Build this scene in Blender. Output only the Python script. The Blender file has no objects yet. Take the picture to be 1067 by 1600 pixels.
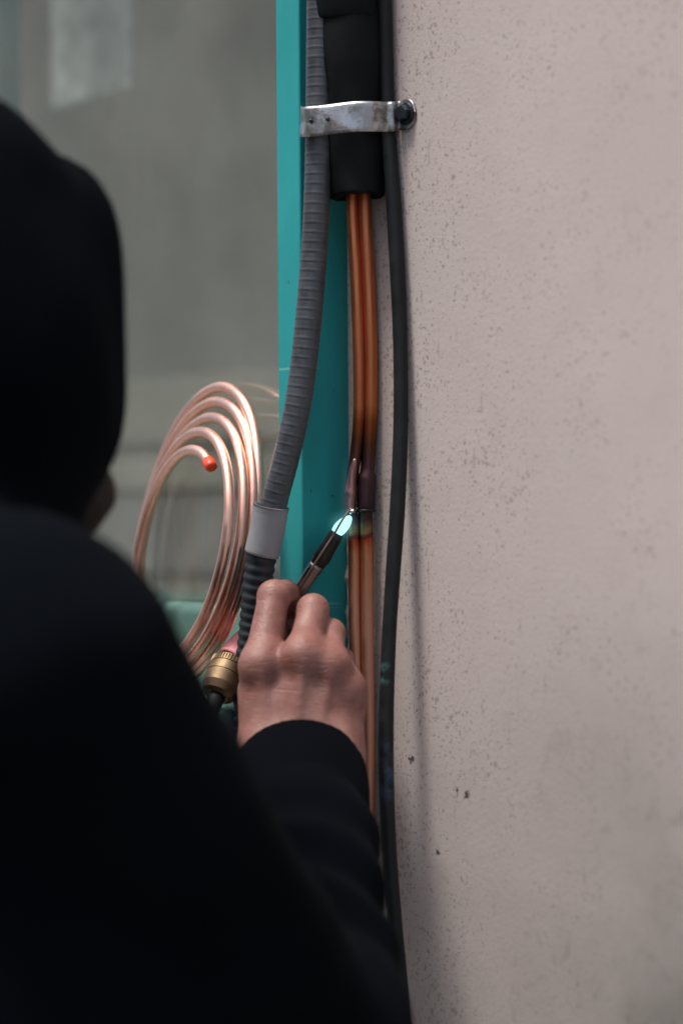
import bpy, math, random
import numpy as np
from mathutils import Vector, Matrix

random.seed(7)
R = math.radians
sc = bpy.context.scene
COL = sc.collection

# ------------------------------------------------------------------ camera
F = 85.0 / 36.0 * 1600.0            # focal length in photo pixels
TH = R(52)                          # angle between view axis and the wall's normal
ROLL = R(-0.40)
D0 = 1.89
dv = Vector((-math.sin(TH), math.cos(TH), 0))
rv0 = Vector((math.cos(TH), math.sin(TH), 0))
uv0 = Vector((0, 0, 1))
cam_loc = Vector((0, 0, 1.5)) - dv * D0 - rv0 * ((546 - 533.5) / F * D0)
rv = rv0 * math.cos(ROLL) + uv0 * math.sin(ROLL)
uv = uv0 * math.cos(ROLL) - rv0 * math.sin(ROLL)
camd = bpy.data.cameras.new('camera')
cam = bpy.data.objects.new('camera', camd)
COL.objects.link(cam)
M = Matrix((rv, uv, -dv)).transposed().to_4x4()
M.translation = cam_loc
cam.matrix_world = M
camd.sensor_fit = 'VERTICAL'
camd.sensor_height = 36
camd.sensor_width = 24
camd.lens = 85
camd.clip_start = 0.05
camd.clip_end = 2000
camd.dof.use_dof = True
camd.dof.focus_distance = 1.86
camd.dof.aperture_fstop = 2.3
camd.dof.aperture_blades = 9
sc.camera = cam

# ------------------------------------------------------------------ light
SUN_ELEV = R(69)
SUN_PHI = R(13)                     # horizontal angle of the light from the wall's normal
w = bpy.data.worlds.new('World')
sc.world = w
w.use_nodes = True
nt = w.node_tree
bg = nt.nodes['Background']
sky = nt.nodes.new('ShaderNodeTexSky')
sky.sky_type = 'NISHITA'
sky.sun_disc = False
sky.sun_elevation = SUN_ELEV
sky.air_density = 1.0
sky.dust_density = 5.0
sky.ozone_density = 0.6
toward = Vector((-math.sin(SUN_PHI) * math.cos(SUN_ELEV), -math.cos(SUN_PHI) * math.cos(SUN_ELEV), math.sin(SUN_ELEV)))
sky.sun_rotation = math.atan2(toward.x, toward.y)
nt.links.new(sky.outputs[0], bg.inputs[0])
bg.inputs[1].default_value = 0.13
sund = bpy.data.lights.new('sun', 'SUN')
sund.energy = 2.0
sund.angle = R(12)
sund.color = (1.0, 0.95, 0.9)
sun = bpy.data.objects.new('sun', sund)
COL.objects.link(sun)
sun.rotation_euler = toward.to_track_quat('Z', 'Y').to_euler()
sun.location = (-3, -3, 4)
sc.view_settings.view_transform = 'Standard'
sc.view_settings.look = 'None'
sc.view_settings.exposure = 0.60
sc.view_settings.gamma = 1.0
sc.cycles.use_denoising = True
sc.cycles.max_bounces = 7
sc.cycles.diffuse_bounces = 3
sc.cycles.glossy_bounces = 4
sc.cycles.transparent_max_bounces = 16


# ------------------------------------------------------------------ helpers
def P(px, py, depth):
    """point of the place at a distance along the view axis"""
    return cam_loc + dv * depth + rv * ((px - 533.5) / F * depth) + uv * ((800 - py) / F * depth)


def W(px, py, off):
    """point on the plane that stands off from the wall by off metres"""
    q = dv + rv * ((px - 533.5) / F) + uv * ((800 - py) / F)
    t = (-off - cam_loc.y) / q.y
    return cam_loc + q * t


def C(px, py, depth):
    return np.array([(px - 533.5) / F * depth, depth, (800 - py) / F * depth])


def c2w(a):
    a = np.asarray(a, dtype=np.float64)
    B = np.array([rv, dv, uv])
    return a @ B + np.array(cam_loc)


def mesh(name, verts, faces, mat=None, parent=None, smooth=True):
    me = bpy.data.meshes.new(name)
    me.from_pydata([tuple(v) for v in verts], [], [tuple(int(i) for i in f) for f in faces])
    me.update()
    if smooth:
        me.polygons.foreach_set('use_smooth', [True] * len(me.polygons))
    o = bpy.data.objects.new(name, me)
    COL.objects.link(o)
    if mat:
        me.materials.append(mat)
    if parent:
        o.parent = parent
        o.matrix_parent_inverse = parent.matrix_basis.inverted()
    return o


def tag(o, label, cat, group=None):
    o['label'] = label
    o['category'] = cat
    if group:
        o['group'] = group
    return o


def structure(o):
    o['kind'] = 'structure'
    return o


def empty(name, loc, label, cat, group=None):
    o = bpy.data.objects.new(name, None)
    o.empty_display_size = 0.05
    o.location = loc
    COL.objects.link(o)
    return tag(o, label, cat, group)


def catmull(pts, n):
    pts = [Vector(p) for p in pts]
    q = [pts[0] * 2 - pts[1]] + pts + [pts[-1] * 2 - pts[-2]]
    out = []
    segs = len(pts) - 1
    for i in range(segs):
        p0, p1, p2, p3 = q[i:i + 4]
        # centripetal spacing keeps uneven points from overshooting
        for k in range(n):
            t = k / n
            out.append(0.5 * ((2 * p1) + (p2 - p0) * t + (2 * p0 - 5 * p1 + 4 * p2 - p3) * t * t + (3 * p1 - p0 - 3 * p2 + p3) * t ** 3))
    out.append(pts[-1])
    return out


def resample(path, step):
    a = np.array([tuple(p) for p in path])
    d = np.r_[0, np.cumsum(np.linalg.norm(np.diff(a, axis=0), axis=1))]
    n = max(2, int(d[-1] / step) + 1)
    s = np.linspace(0, d[-1], n)
    return np.stack([np.interp(s, d, a[:, i]) for i in range(3)], 1), s


def sweep(path, rad, sides=20, cap=True, shape=None):
    """tube along path (N,3); rad scalar, list, or function(s, angle array)"""
    p = np.asarray([tuple(q) for q in path], dtype=float)
    n = len(p)
    t = np.gradient(p, axis=0)
    t /= np.linalg.norm(t, axis=1)[:, None]
    ref = np.array([0, 0, 1.0]) if abs(t[0][2]) < 0.9 else np.array([1.0, 0, 0])
    nrm = np.cross(t[0], ref)
    nrm /= np.linalg.norm(nrm)
    ang = np.linspace(0, 2 * math.pi, sides, endpoint=False)
    d = np.r_[0, np.cumsum(np.linalg.norm(np.diff(p, axis=0), axis=1))]
    V = []
    for i in range(n):
        nrm = nrm - t[i] * nrm.dot(t[i])
        nrm /= np.linalg.norm(nrm)
        b = np.cross(t[i], nrm)
        if callable(rad):
            rr = rad(d[i], ang)
        elif np.isscalar(rad):
            rr = rad
        else:
            rr = rad[i]
        V.append(p[i] + np.outer(np.cos(ang) * rr, nrm) + np.outer(np.sin(ang) * rr, b))
    V = np.concatenate(V)
    Fs = []
    for i in range(n - 1):
        for k in range(sides):
            k2 = (k + 1) % sides
            Fs.append((i * sides + k, i * sides + k2, (i + 1) * sides + k2, (i + 1) * sides + k))
    if cap:
        Fs.append(tuple(range(sides - 1, -1, -1)))
        Fs.append(tuple((n - 1) * sides + k for k in range(sides)))
    return V, Fs


def box(x0, x1, y0, y1, z0, z1):
    v = [(x0, y0, z0), (x1, y0, z0), (x1, y1, z0), (x0, y1, z0), (x0, y0, z1), (x1, y0, z1), (x1, y1, z1), (x0, y1, z1)]
    f = [(0, 3, 2, 1), (4, 5, 6, 7), (0, 1, 5, 4), (1, 2, 6, 5), (2, 3, 7, 6), (3, 0, 4, 7)]
    return v, f


def bevelled(name, b, mat, parent=None, width=0.002, seg=3):
    o = mesh(name, *box(*b), mat, parent, smooth=True)
    m = o.modifiers.new('bevel', 'BEVEL')
    m.width = width
    m.segments = seg
    m.harden_normals = True
    return o


# --------------------------------------------------------------- materials
def mat(name):
    m = bpy.data.materials.new(name)
    m.use_nodes = True
    n = m.node_tree.nodes
    return m, m.node_tree, n['Principled BSDF']


def N(nt, typ, **kw):
    n = nt.nodes.new(typ)
    for k, v in kw.items():
        if k in n.inputs:
            n.inputs[k].default_value = v
        else:
            setattr(n, k, v)
    return n


def noise(nt, scale, detail=4, rough=0.5, vec=None, dist=0.0):
    n = N(nt, 'ShaderNodeTexNoise', Scale=scale, Detail=detail, Roughness=rough, Distortion=dist)
    if vec:
        nt.links.new(vec, n.inputs['Vector'])
    return n


def ramp(nt, fac, stops):
    n = nt.nodes.new('ShaderNodeValToRGB')
    cr = n.color_ramp
    while len(cr.elements) < len(stops):
        cr.elements.new(0.5)
    for e, (p, c) in zip(cr.elements, stops):
        e.position = p
        e.color = (*c, 1) if len(c) == 3 else c
    nt.links.new(fac, n.inputs[0])
    return n


def mixc(nt, fac, a, b, mode='MIX'):
    n = nt.nodes.new('ShaderNodeMix')
    n.data_type = 'RGBA'
    n.blend_type = mode
    for sock, v in ((n.inputs[0], fac), (n.inputs[6], a), (n.inputs[7], b)):
        if isinstance(v, (int, float)):
            sock.default_value = v
        elif isinstance(v, tuple):
            sock.default_value = (*v, 1)
        else:
            nt.links.new(v, sock)
    return n.outputs[2]


def math_(nt, op, a, b=None, c=None, clamp=False):
    n = nt.nodes.new('ShaderNodeMath')
    n.operation = op
    n.use_clamp = clamp
    for i, v in enumerate((a, b, c)):
        if v is None:
            continue
        if isinstance(v, (int, float)):
            n.inputs[i].default_value = v
        else:
            nt.links.new(v, n.inputs[i])
    return n.outputs[0]


def maprange(nt, v, a, b, c=0.0, d=1.0, smooth=True):
    n = nt.nodes.new('ShaderNodeMapRange')
    if smooth:
        n.interpolation_type = 'SMOOTHSTEP'
    nt.links.new(v, n.inputs[0])
    for i, q in enumerate((a, b, c, d)):
        n.inputs[i + 1].default_value = q
    return n.outputs[0]


def bump(nt, h, strength, dist, normal=None):
    n = N(nt, 'ShaderNodeBump', Strength=strength, Distance=dist)
    nt.links.new(h, n.inputs['Height'])
    if normal:
        nt.links.new(normal, n.inputs['Normal'])
    return n.outputs[0]


def coords(nt, scale=None):
    tc = nt.nodes.new('ShaderNodeTexCoord')
    o = tc.outputs['Object']
    if scale:
        mp = nt.nodes.new('ShaderNodeMapping')
        mp.inputs['Scale'].default_value = scale
        nt.links.new(o, mp.inputs[0])
        return mp.outputs[0]
    return o


def simple(name, col, rough=0.5, metal=0.0, var=0.15, scale=40, bumps=0.0, spec=0.5, stretch=None):
    m, t, b = mat(name)
    v = coords(t, stretch)
    n = noise(t, scale, 5, 0.6, v)
    lo = tuple(c * (1 - var) for c in col)
    hi = tuple(min(1, c * (1 + var)) for c in col)
    r = ramp(t, n.outputs[0], [(0.3, lo), (0.7, hi)])
    t.links.new(r.outputs[0], b.inputs['Base Color'])
    rr = maprange(t, n.outputs[0], 0.3, 0.7, max(0, rough - 0.1), min(1, rough + 0.1))
    t.links.new(rr, b.inputs['Roughness'])
    b.inputs['Metallic'].default_value = metal
    b.inputs['Specular IOR Level'].default_value = spec
    if bumps:
        t.links.new(bump(t, n.outputs[0], bumps, 0.002), b.inputs['Normal'])
    return m


MAT = {}


def wall_material():
    m, t, b = mat('plaster')
    v = coords(t)
    sep = t.nodes.new('ShaderNodeSeparateXYZ')
    t.links.new(v, sep.inputs[0])
    big = noise(t, 3.5, 5, 0.55, v)
    mid = noise(t, 22, 4, 0.6, v)
    fine = noise(t, 260, 4, 0.6, v)
    col = ramp(t, big.outputs[0], [(0.3, (0.455, 0.402, 0.386)), (0.7, (0.515, 0.458, 0.441))]).outputs[0]
    col = mixc(t, maprange(t, mid.outputs[0], 0.42, 0.75, 0, 0.16), col, (0.36, 0.29, 0.26))
    # small dark pits and specks
    dist = N(t, 'ShaderNodeVectorMath', operation='MULTIPLY_ADD')
    t.links.new(noise(t, 190, 2, 0.5, v).outputs['Color'], dist.inputs[0])
    dist.inputs[1].default_value = (0.008, 0.008, 0.008)
    t.links.new(v, dist.inputs[2])
    patch = noise(t, 14, 3, 0.6, v)
    dens = maprange(t, patch.outputs[0], 0.30, 0.66, 0.1, 1.0)
    # more specks beside the pipes, where dust has settled
    near = maprange(t, sep.outputs[0], 0.02, 0.20, 1.0, 0.35)
    dens = math_(t, 'MULTIPLY_ADD', near, 0.6, math_(t, 'MULTIPLY', dens, 0.6))
    pits = None
    for sc_, th, amt in ((260, 0.46, 0.50), (120, 0.30, 0.40), (440, 0.6, 0.42)):
        vo = N(t, 'ShaderNodeTexVoronoi', Scale=sc_)
        t.links.new(dist.outputs[0], vo.inputs['Vector'])
        wn = N(t, 'ShaderNodeSeparateColor')
        t.links.new(vo.outputs['Color'], wn.inputs[0])
        # only some cells hold a pit, each of its own size
        size = math_(t, 'MULTIPLY', maprange(t, wn.outputs[0], 0.45, 1.0, 0.0, th), dens)
        pit = maprange(t, math_(t, 'SUBTRACT', size, vo.outputs['Distance']), 0.0, 0.08, 0, amt)
        pits = pit if pits is None else math_(t, 'MAXIMUM', pits, pit)
    col = mixc(t, pits, col, (0.115, 0.085, 0.07))
    # hair-thin scratches
    mp = t.nodes.new('ShaderNodeMapping')
    mp.inputs['Rotation'].default_value = (0, R(38), 0)
    mp.inputs['Scale'].default_value = (60, 1, 9)
    t.links.new(v, mp.inputs[0])
    scr = noise(t, 3.0, 3, 0.5, mp.outputs[0])
    s_ = math_(t, 'MULTIPLY', maprange(t, scr.outputs[0], 0.665, 0.70, 0, 0.5), dens)
    col = mixc(t, s_, col, (0.25, 0.20, 0.17))
    # greenish damp stain spreading low on the right
    stn = noise(t, 6, 6, 0.62, v, 0.4)
    lowz = maprange(t, sep.outputs[2], 1.50, 1.16, 0.0, 1.0)
    rx = maprange(t, sep.outputs[0], 0.10, 0.38, 0.25, 1.0)
    g = math_(t, 'MULTIPLY', math_(t, 'MULTIPLY', lowz, rx), maprange(t, stn.outputs[0], 0.20, 0.75, 0.45, 1.0))
    col = mixc(t, math_(t, 'MULTIPLY', g, 1.0), col, (0.165, 0.163, 0.147))
    sm = noise(t, 38, 5, 0.65, v, 0.8)
    g2 = math_(t, 'MULTIPLY', g, maprange(t, sm.outputs[0], 0.56, 0.68, 0, 0.55))
    col = mixc(t, g2, col, (0.10, 0.105, 0.09))
    # browner towards the corner
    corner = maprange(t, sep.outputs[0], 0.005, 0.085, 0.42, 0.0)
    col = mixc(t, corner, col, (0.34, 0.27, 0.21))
    # knocked-out chips
    chips = None
    chn = maprange(t, noise(t, 420, 3, 0.6, v).outputs[0], 0.3, 0.7, -0.9, 0.9, False)
    for (px, py, rx_, rz_) in ((643, 1187, 3.2, 5.0), (729, 1242, 2.7, 5.5), (714, 1236, 1.4, 4.4), (684, 1331, 2.2, 4.0)):
        c = W(px, py, 0)
        a = math_(t, 'DIVIDE', math_(t, 'SUBTRACT', sep.outputs[0], c.x), rx_ * 0.0010)
        bz = math_(t, 'DIVIDE', math_(t, 'SUBTRACT', sep.outputs[2], c.z), rz_ * 0.00055)
        d2 = math_(t, 'SQRT', math_(t, 'ADD', math_(t, 'MULTIPLY', a, a), math_(t, 'MULTIPLY', bz, bz)))
        d2 = math_(t, 'ADD', d2, chn)
        k = maprange(t, d2, 1.25, 0.75, 0, 1)
        chips = k if chips is None else math_(t, 'MAXIMUM', chips, k)
    col = mixc(t, chips, col, (0.07, 0.06, 0.055))
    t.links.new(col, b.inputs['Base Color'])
    b.inputs['Roughness'].default_value = 0.85
    b.inputs['Specular IOR Level'].default_value = 0.25
    h = math_(t, 'MULTIPLY_ADD', fine.outputs[0], 0.35, math_(t, 'MULTIPLY', mid.outputs[0], 0.6))
    t.links.new(bump(t, h, 0.38, 0.0022), b.inputs['Normal'])
    return m


def teal_material(name, base, seed=0.0, worn=0.5):
    m, t, b = mat(name)
    v = coords(t)
    n1 = noise(t, 9, 5, 0.6, v)
    n2 = noise(t, 170, 3, 0.5, coords(t, (1, 1, 0.16)))
    col = ramp(t, n1.outputs[0], [(0.3, tuple(c * 0.9 for c in base)), (0.7, tuple(c * 1.08 for c in base))]).outputs[0]
    mp = t.nodes.new('ShaderNodeMapping')
    mp.inputs['Rotation'].default_value = (0.3, R(58), 0.2)
    mp.inputs['Scale'].default_value = (4, 4, 90)
    t.links.new(v, mp.inputs[0])
    sc_ = noise(t, 1.6, 3, 0.5, mp.outputs[0])
    col = mixc(t, maprange(t, sc_.outputs[0], 0.655, 0.70, 0, worn), col, (0.22, 0.5, 0.5))
    vo = noise(t, 95, 4, 0.6, v, 0.5)
    spots = maprange(t, vo.outputs[0], 0.695, 0.72, 0, 0.8)
    col = mixc(t, spots, col, (0.02, 0.04, 0.04))
    t.links.new(col, b.inputs['Base Color'])
    b.inputs['Roughness'].default_value = 0.5
    b.inputs['Specular IOR Level'].default_value = 0.3
    t.links.new(bump(t, math_(t, 'SUBTRACT', n2.outputs[0], spots), 0.25, 0.0012), b.inputs['Normal'])
    return m


def copper_material(name, base, dark, rough, heat=None, relief=0.12):
    m, t, b = mat(name)
    v = coords(t)
    st = noise(t, 60, 5, 0.6, coords(t, (6, 6, 0.35)))
    n1 = noise(t, 30, 4, 0.6, v)
    col = ramp(t, st.outputs[0], [(0.3, dark), (0.65, base)]).outputs[0]
    col = mixc(t, maprange(t, n1.outputs[0], 0.5, 0.75, 0, 0.5), col, dark)
    metal = 1.0
    if heat:
        zc, = heat
        sep = t.nodes.new('ShaderNodeSeparateXYZ')
        t.links.new(v, sep.inputs[0])
        wob = maprange(t, n1.outputs[0], 0.3, 0.7, -0.006, 0.006, False)
        z = math_(t, 'ADD', math_(t, 'SUBTRACT', sep.outputs[2], zc), wob)
        f = math_(t, 'MULTIPLY_ADD', z, 1 / 0.16, 0.5)     # 0..1 over 160 mm round the joint
        r = ramp(t, f, [(0.0, (0.56, 0.29, 0.20)), (0.28, (0.56, 0.24, 0.12)), (0.345, (0.42, 0.07, 0.02)), (0.365, (0.09, 0.02, 0.03)),
                        (0.385, (0.26, 0.20, 0.09)), (0.43, (0.050, 0.036, 0.045)), (0.54, (0.040, 0.036, 0.052)), (0.66, (0.075, 0.046, 0.055)),
                        (0.80, (0.09, 0.035, 0.022)), (0.92, (0.24, 0.065, 0.022)), (1.0, (0.48, 0.16, 0.06))])
        k = maprange(t, f, 1.5, 0.95, 0, 1)
        col = mixc(t, math_(t, 'MULTIPLY', k, 0.95), col, r.outputs[0])
    t.links.new(col, b.inputs['Base Color'])
    b.inputs['Metallic'].default_value = metal
    rr = maprange(t, n1.outputs[0], 0.3, 0.7, rough - 0.06, rough + 0.1)
    t.links.new(rr, b.inputs['Roughness'])
    if relief:
        t.links.new(bump(t, st.outputs[0], relief, 0.001), b.inputs['Normal'])
    return m


def galvanised():
    m, t, b = mat('galvanised_steel')
    v = coords(t)
    vo = N(t, 'ShaderNodeTexVoronoi', Scale=190)
    t.links.new(v, vo.inputs['Vector'])
    hs = N(t, 'ShaderNodeSeparateColor')
    t.links.new(vo.outputs['Color'], hs.inputs[0])
    n1 = noise(t, 75, 8, 0.75, v, 0.3)
    col = ramp(t, hs.outputs[0], [(0.0, (0.34, 0.345, 0.35)), (1.0, (0.47, 0.48, 0.49))]).outputs[0]
    d = maprange(t, n1.outputs[0], 0.45, 0.60, 0, 0.85)
    col = mixc(t, d, col, (0.15, 0.13, 0.11))
    t.links.new(col, b.inputs['Base Color'])
    b.inputs['Metallic'].default_value = 0.9
    t.links.new(maprange(t, n1.outputs[0], 0.4, 0.7, 0.28, 0.6), b.inputs['Roughness'])
    t.links.new(bump(t, n1.outputs[0], 0.3, 0.0015), b.inputs['Normal'])
    return m


def rubber(name, col, marks=None, rough=0.55, spec=0.35):
    m, t, b = mat(name)
    v = coords(t)
    n1 = noise(t, 60, 5, 0.65, v)
    n2 = noise(t, 28, 5, 0.7, coords(t, (1, 1, 0.5)), 0.4)
    c = ramp(t, n1.outputs[0], [(0.3, tuple(x * 0.75 for x in col)), (0.7, tuple(x * 1.3 for x in col))]).outputs[0]
    dust = maprange(t, n2.outputs[0], 0.60, 0.80, 0, 0.14)
    c = mixc(t, dust, c, (0.13, 0.125, 0.12))
    if marks:
        sep = t.nodes.new('ShaderNodeSeparateXYZ')
        t.links.new(v, sep.inputs[0])
        for z, hw, colr in marks:
            k = maprange(t, math_(t, 'ABSOLUTE', math_(t, 'SUBTRACT', sep.outputs[2], z)), hw, hw * 0.4, 0, 1)
            k = math_(t, 'MULTIPLY', k, maprange(t, n1.outputs[0], 0.45, 0.62, 0, 0.75))
            c = mixc(t, k, c, colr)
    t.links.new(c, b.inputs['Base Color'])
    t.links.new(maprange(t, n1.outputs[0], 0.3, 0.7, rough - 0.08, rough + 0.15), b.inputs['Roughness'])
    b.inputs['Specular IOR Level'].default_value = spec
    t.links.new(bump(t, n1.outputs[0], 0.2, 0.001), b.inputs['Normal'])
    return m


def cloth(name, col):
    m, t, b = mat(name)
    v = coords(t)
    n1 = noise(t, 900, 3, 0.6, v)
    n2 = noise(t, 8, 4, 0.5, v)
    c = ramp(t, n2.outputs[0], [(0.3, tuple(x * 0.8 for x in col)), (0.7, tuple(x * 1.25 for x in col))]).outputs[0]
    t.links.new(c, b.inputs['Base Color'])
    b.inputs['Roughness'].default_value = 0.95
    b.inputs['Specular IOR Level'].default_value = 0.035
    b.inputs['Sheen Weight'].default_value = 0.006
    b.inputs['Sheen Roughness'].default_value = 0.5
    b.inputs['Sheen Tint'].default_value = (0.35, 0.45, 0.6, 1)
    t.links.new(bump(t, n1.outputs[0], 0.4, 0.001), b.inputs['Normal'])
    return m


def skin():
    m, t, b = mat('skin')
    v = coords(t)
    n1 = noise(t, 55, 4, 0.55, v)
    n2 = noise(t, 480, 4, 0.6, v)
    vo = N(t, 'ShaderNodeTexVoronoi', Scale=900)
    t.links.new(v, vo.inputs['Vector'])
    c = ramp(t, n1.outputs[0], [(0.30, (0.19, 0.072, 0.058)), (0.5, (0.265, 0.122, 0.098)), (0.72, (0.325, 0.172, 0.139))]).outputs[0]
    at = N(t, 'ShaderNodeAttribute', attribute_name='blush')
    bl = math_(t, 'MULTIPLY', at.outputs['Fac'], maprange(t, n1.outputs[0], 0.3, 0.65, 0.35, 0.95))
    c = mixc(t, bl, c, (0.175, 0.055, 0.045))
    t.links.new(c, b.inputs['Base Color'])
    b.inputs['Roughness'].default_value = 0.5
    b.inputs['Subsurface Weight'].default_value = 0.25
    b.inputs['Subsurface Radius'].default_value = (1.0, 0.35, 0.2)
    b.inputs['Subsurface Scale'].default_value = 0.004
    h = math_(t, 'ADD', n2.outputs[0], math_(t, 'MULTIPLY', vo.outputs['Distance'], 0.5))
    wr = noise(t, 75, 3, 0.55, coords(t, (1, 1, 5.5)), 0.3)          # fine creases across the fingers
    crease = math_(t, 'MULTIPLY', maprange(t, wr.outputs[0], 0.46, 0.36, 0, 1), math_(t, 'MULTIPLY_ADD', at.outputs['Fac'], 1.6, 0.35))
    h = math_(t, 'SUBTRACT', h, math_(t, 'MULTIPLY', crease, 1.2))
    t.links.new(bump(t, h, 0.35, 0.0010), b.inputs['Normal'])
    return m


def glass():
    m, t, b = mat('window_glass')
    t.nodes.remove(b)
    out = t.nodes['Material Output']
    geo = t.nodes.new('ShaderNodeNewGeometry')
    back = geo.outputs['Backfacing']
    fr = N(t, 'ShaderNodeFresnel', IOR=1.6)
    # the pane is thin: both of its faces reflect like the outer one
    t.links.new(math_(t, 'MULTIPLY_ADD', back, 1 / 1.6 - 1.6, 1.6), fr.inputs['IOR'])
    tr = N(t, 'ShaderNodeBsdfTransparent', Color=(0.90, 0.93, 0.91, 1))
    gl = N(t, 'ShaderNodeBsdfGlossy', Color=(1, 1, 1, 1), Roughness=0.015)
    mx = t.nodes.new('ShaderNodeMixShader')
    t.links.new(fr.outputs[0], mx.inputs[0])
    t.links.new(tr.outputs[0], mx.inputs[1])
    t.links.new(gl.outputs[0], mx.inputs[2])
    # thin film of dust
    df = N(t, 'ShaderNodeBsdfDiffuse', Color=(0.5, 0.48, 0.43, 1))
    v = coords(t)
    dn = noise(t, 5, 6, 0.6, v)
    mx2 = t.nodes.new('ShaderNodeMixShader')
    t.links.new(math_(t, 'MULTIPLY', maprange(t, dn.outputs[0], 0.35, 0.7, 0.10, 0.20), math_(t, 'SUBTRACT', 1.0, back)), mx2.inputs[0])
    t.links.new(mx.outputs[0], mx2.inputs[1])
    t.links.new(df.outputs[0], mx2.inputs[2])
    t.links.new(mx2.outputs[0], out.inputs[0])
    return m


def emit(name, col, strength):
    m, t, b = mat(name)
    b.inputs['Base Color'].default_value = (0, 0, 0, 1)
    b.inputs['Emission Color'].default_value = (*col, 1)
    b.inputs['Emission Strength'].default_value = strength
    return m


MAT['wall'] = wall_material()
MAT['teal'] = teal_material('teal_paint', (0.022, 0.315, 0.325))
MAT['teal_pale'] = teal_material('pale_teal_paint', (0.13, 0.27, 0.235), worn=0.3)  # paler, greyer teal for the bottom rail and sill
MAT['zinc'] = galvanised()
MAT['foam'] = rubber('black_foam', (0.0035, 0.0048, 0.006), rough=0.65, spec=0.14)
MAT['foam_in'] = simple('foam_inside', (0.006, 0.006, 0.007), 0.9)
MAT['conduit'] = rubber('grey_conduit', (0.046, 0.052, 0.060), rough=0.36, spec=0.55)
MAT['conduit_dark'] = rubber('dark_conduit', (0.020, 0.030, 0.036), rough=0.42)
MAT['pvc'] = simple('grey_pvc', (0.255, 0.27, 0.285), 0.5, var=0.07, scale=60)
MAT['cable'] = rubber('black_cable', (0.010, 0.012, 0.013), rough=0.5, spec=0.22,
                      marks=[(1.5 - 247 / F * 1.84, 0.010, (0.07, 0.20, 0.19)), (1.5 - 395 / F * 1.84, 0.03, (0.035, 0.06, 0.10))])
JZ = 1.5 + (800 - 792) / F * 1.845
MAT['copper'] = copper_material('aged_copper', (0.70, 0.245, 0.115), (0.56, 0.175, 0.08), 0.46, (JZ,), 0.06)
MAT['copper_bare'] = copper_material('bright_copper', (0.93, 0.60, 0.49), (0.82, 0.46, 0.36), 0.37, None, 0.0)
MAT['copper_pink'] = copper_material('heated_pink_copper', (0.52, 0.25, 0.20), (0.20, 0.09, 0.09), 0.3)
MAT['solder'] = simple('silver_solder', (0.78, 0.76, 0.74), 0.25, 1.0)
MAT['brass'] = simple('brass', (0.18, 0.128, 0.078), 0.52, 1.0, var=0.12, scale=60, bumps=0.05)
MAT['steel_dark'] = simple('burnt_steel', (0.030, 0.027, 0.026), 0.38, 0.75, var=0.4, scale=70)
MAT['steel_tube'] = simple('worn_steel', (0.28, 0.25, 0.24), 0.3, 1.0, var=0.35, scale=90)
MAT['rod'] = simple('oxidised_rod', (0.16, 0.12, 0.10), 0.5, 0.8)
MAT['pink'] = simple('pink_rubber', (0.90, 0.34, 0.36), 0.5, var=0.12, scale=90)
MAT['redcap'] = simple('red_plastic', (0.80, 0.075, 0.025), 0.4, var=0.08)
MAT['screw'] = simple('blued_steel', (0.03, 0.045, 0.055), 0.4, 0.8, var=0.35, scale=150, bumps=0.2)
MAT['cloth'] = cloth('black_cotton', (0.0016, 0.0026, 0.0042))
MAT['denim'] = cloth('dark_trousers', (0.012, 0.013, 0.018))
MAT['shoe'] = simple('shoe_leather', (0.02, 0.018, 0.016), 0.5)
MAT['hair'] = simple('dark_beard', (0.016, 0.009, 0.006), 0.7, var=0.5, scale=300, bumps=0.6)
MAT['skin'] = skin()
MAT['glass'] = glass()
MAT['ground'] = simple('paving', (0.21, 0.20, 0.19), 0.85, var=0.2, scale=8, bumps=0.3)
MAT['asphalt'] = simple('asphalt', (0.055, 0.054, 0.053), 0.9, var=0.25, scale=60, bumps=0.4)
MAT['kerb'] = simple('kerb_stone', (0.30, 0.29, 0.27), 0.8, var=0.15, scale=20, bumps=0.3)
MAT['facade'] = simple('grey_render', (0.42, 0.40, 0.37), 0.85, var=0.15, scale=1.5)
MAT['facade_glass'] = simple('dark_panes', (0.03, 0.035, 0.04), 0.08, var=0.2, scale=2)
MAT['white_paint'] = simple('white_paint', (0.74, 0.73, 0.70), 0.5, var=0.06)
MAT['roof'] = simple('roof_felt', (0.08, 0.08, 0.085), 0.9)

# ------------------------------------------------------------- the setting
X_L, X_R = -2.6, 3.0                # wall ends
GX0, GX1 = -1.62, 0.0               # the window's outer edges
GZ0, GZ1 = 1.30, 2.75
FY = 0.046                          # how far the window frame stands proud of the wall
GY = -0.030                         # glass plane

structure(mesh('ground', [(-300, -300, 0), (300, -300, 0), (300, 300, 0), (-300, 300, 0)], [(0, 1, 2, 3)], MAT['ground'], smooth=False))
structure(mesh('road', [(-300, -10.5, 0.004), (300, -10.5, 0.004), (300, -4.2, 0.004), (-300, -4.2, 0.004)], [(0, 1, 2, 3)], MAT['asphalt'], smooth=False))
for y0, nm in ((-4.2, 'kerb'), (-10.65, 'kerb')):
    o = structure(bevelled(nm, (-60, 60, y0, y0 + 0.15, 0.0, 0.13), MAT['kerb'], width=0.012))

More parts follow.
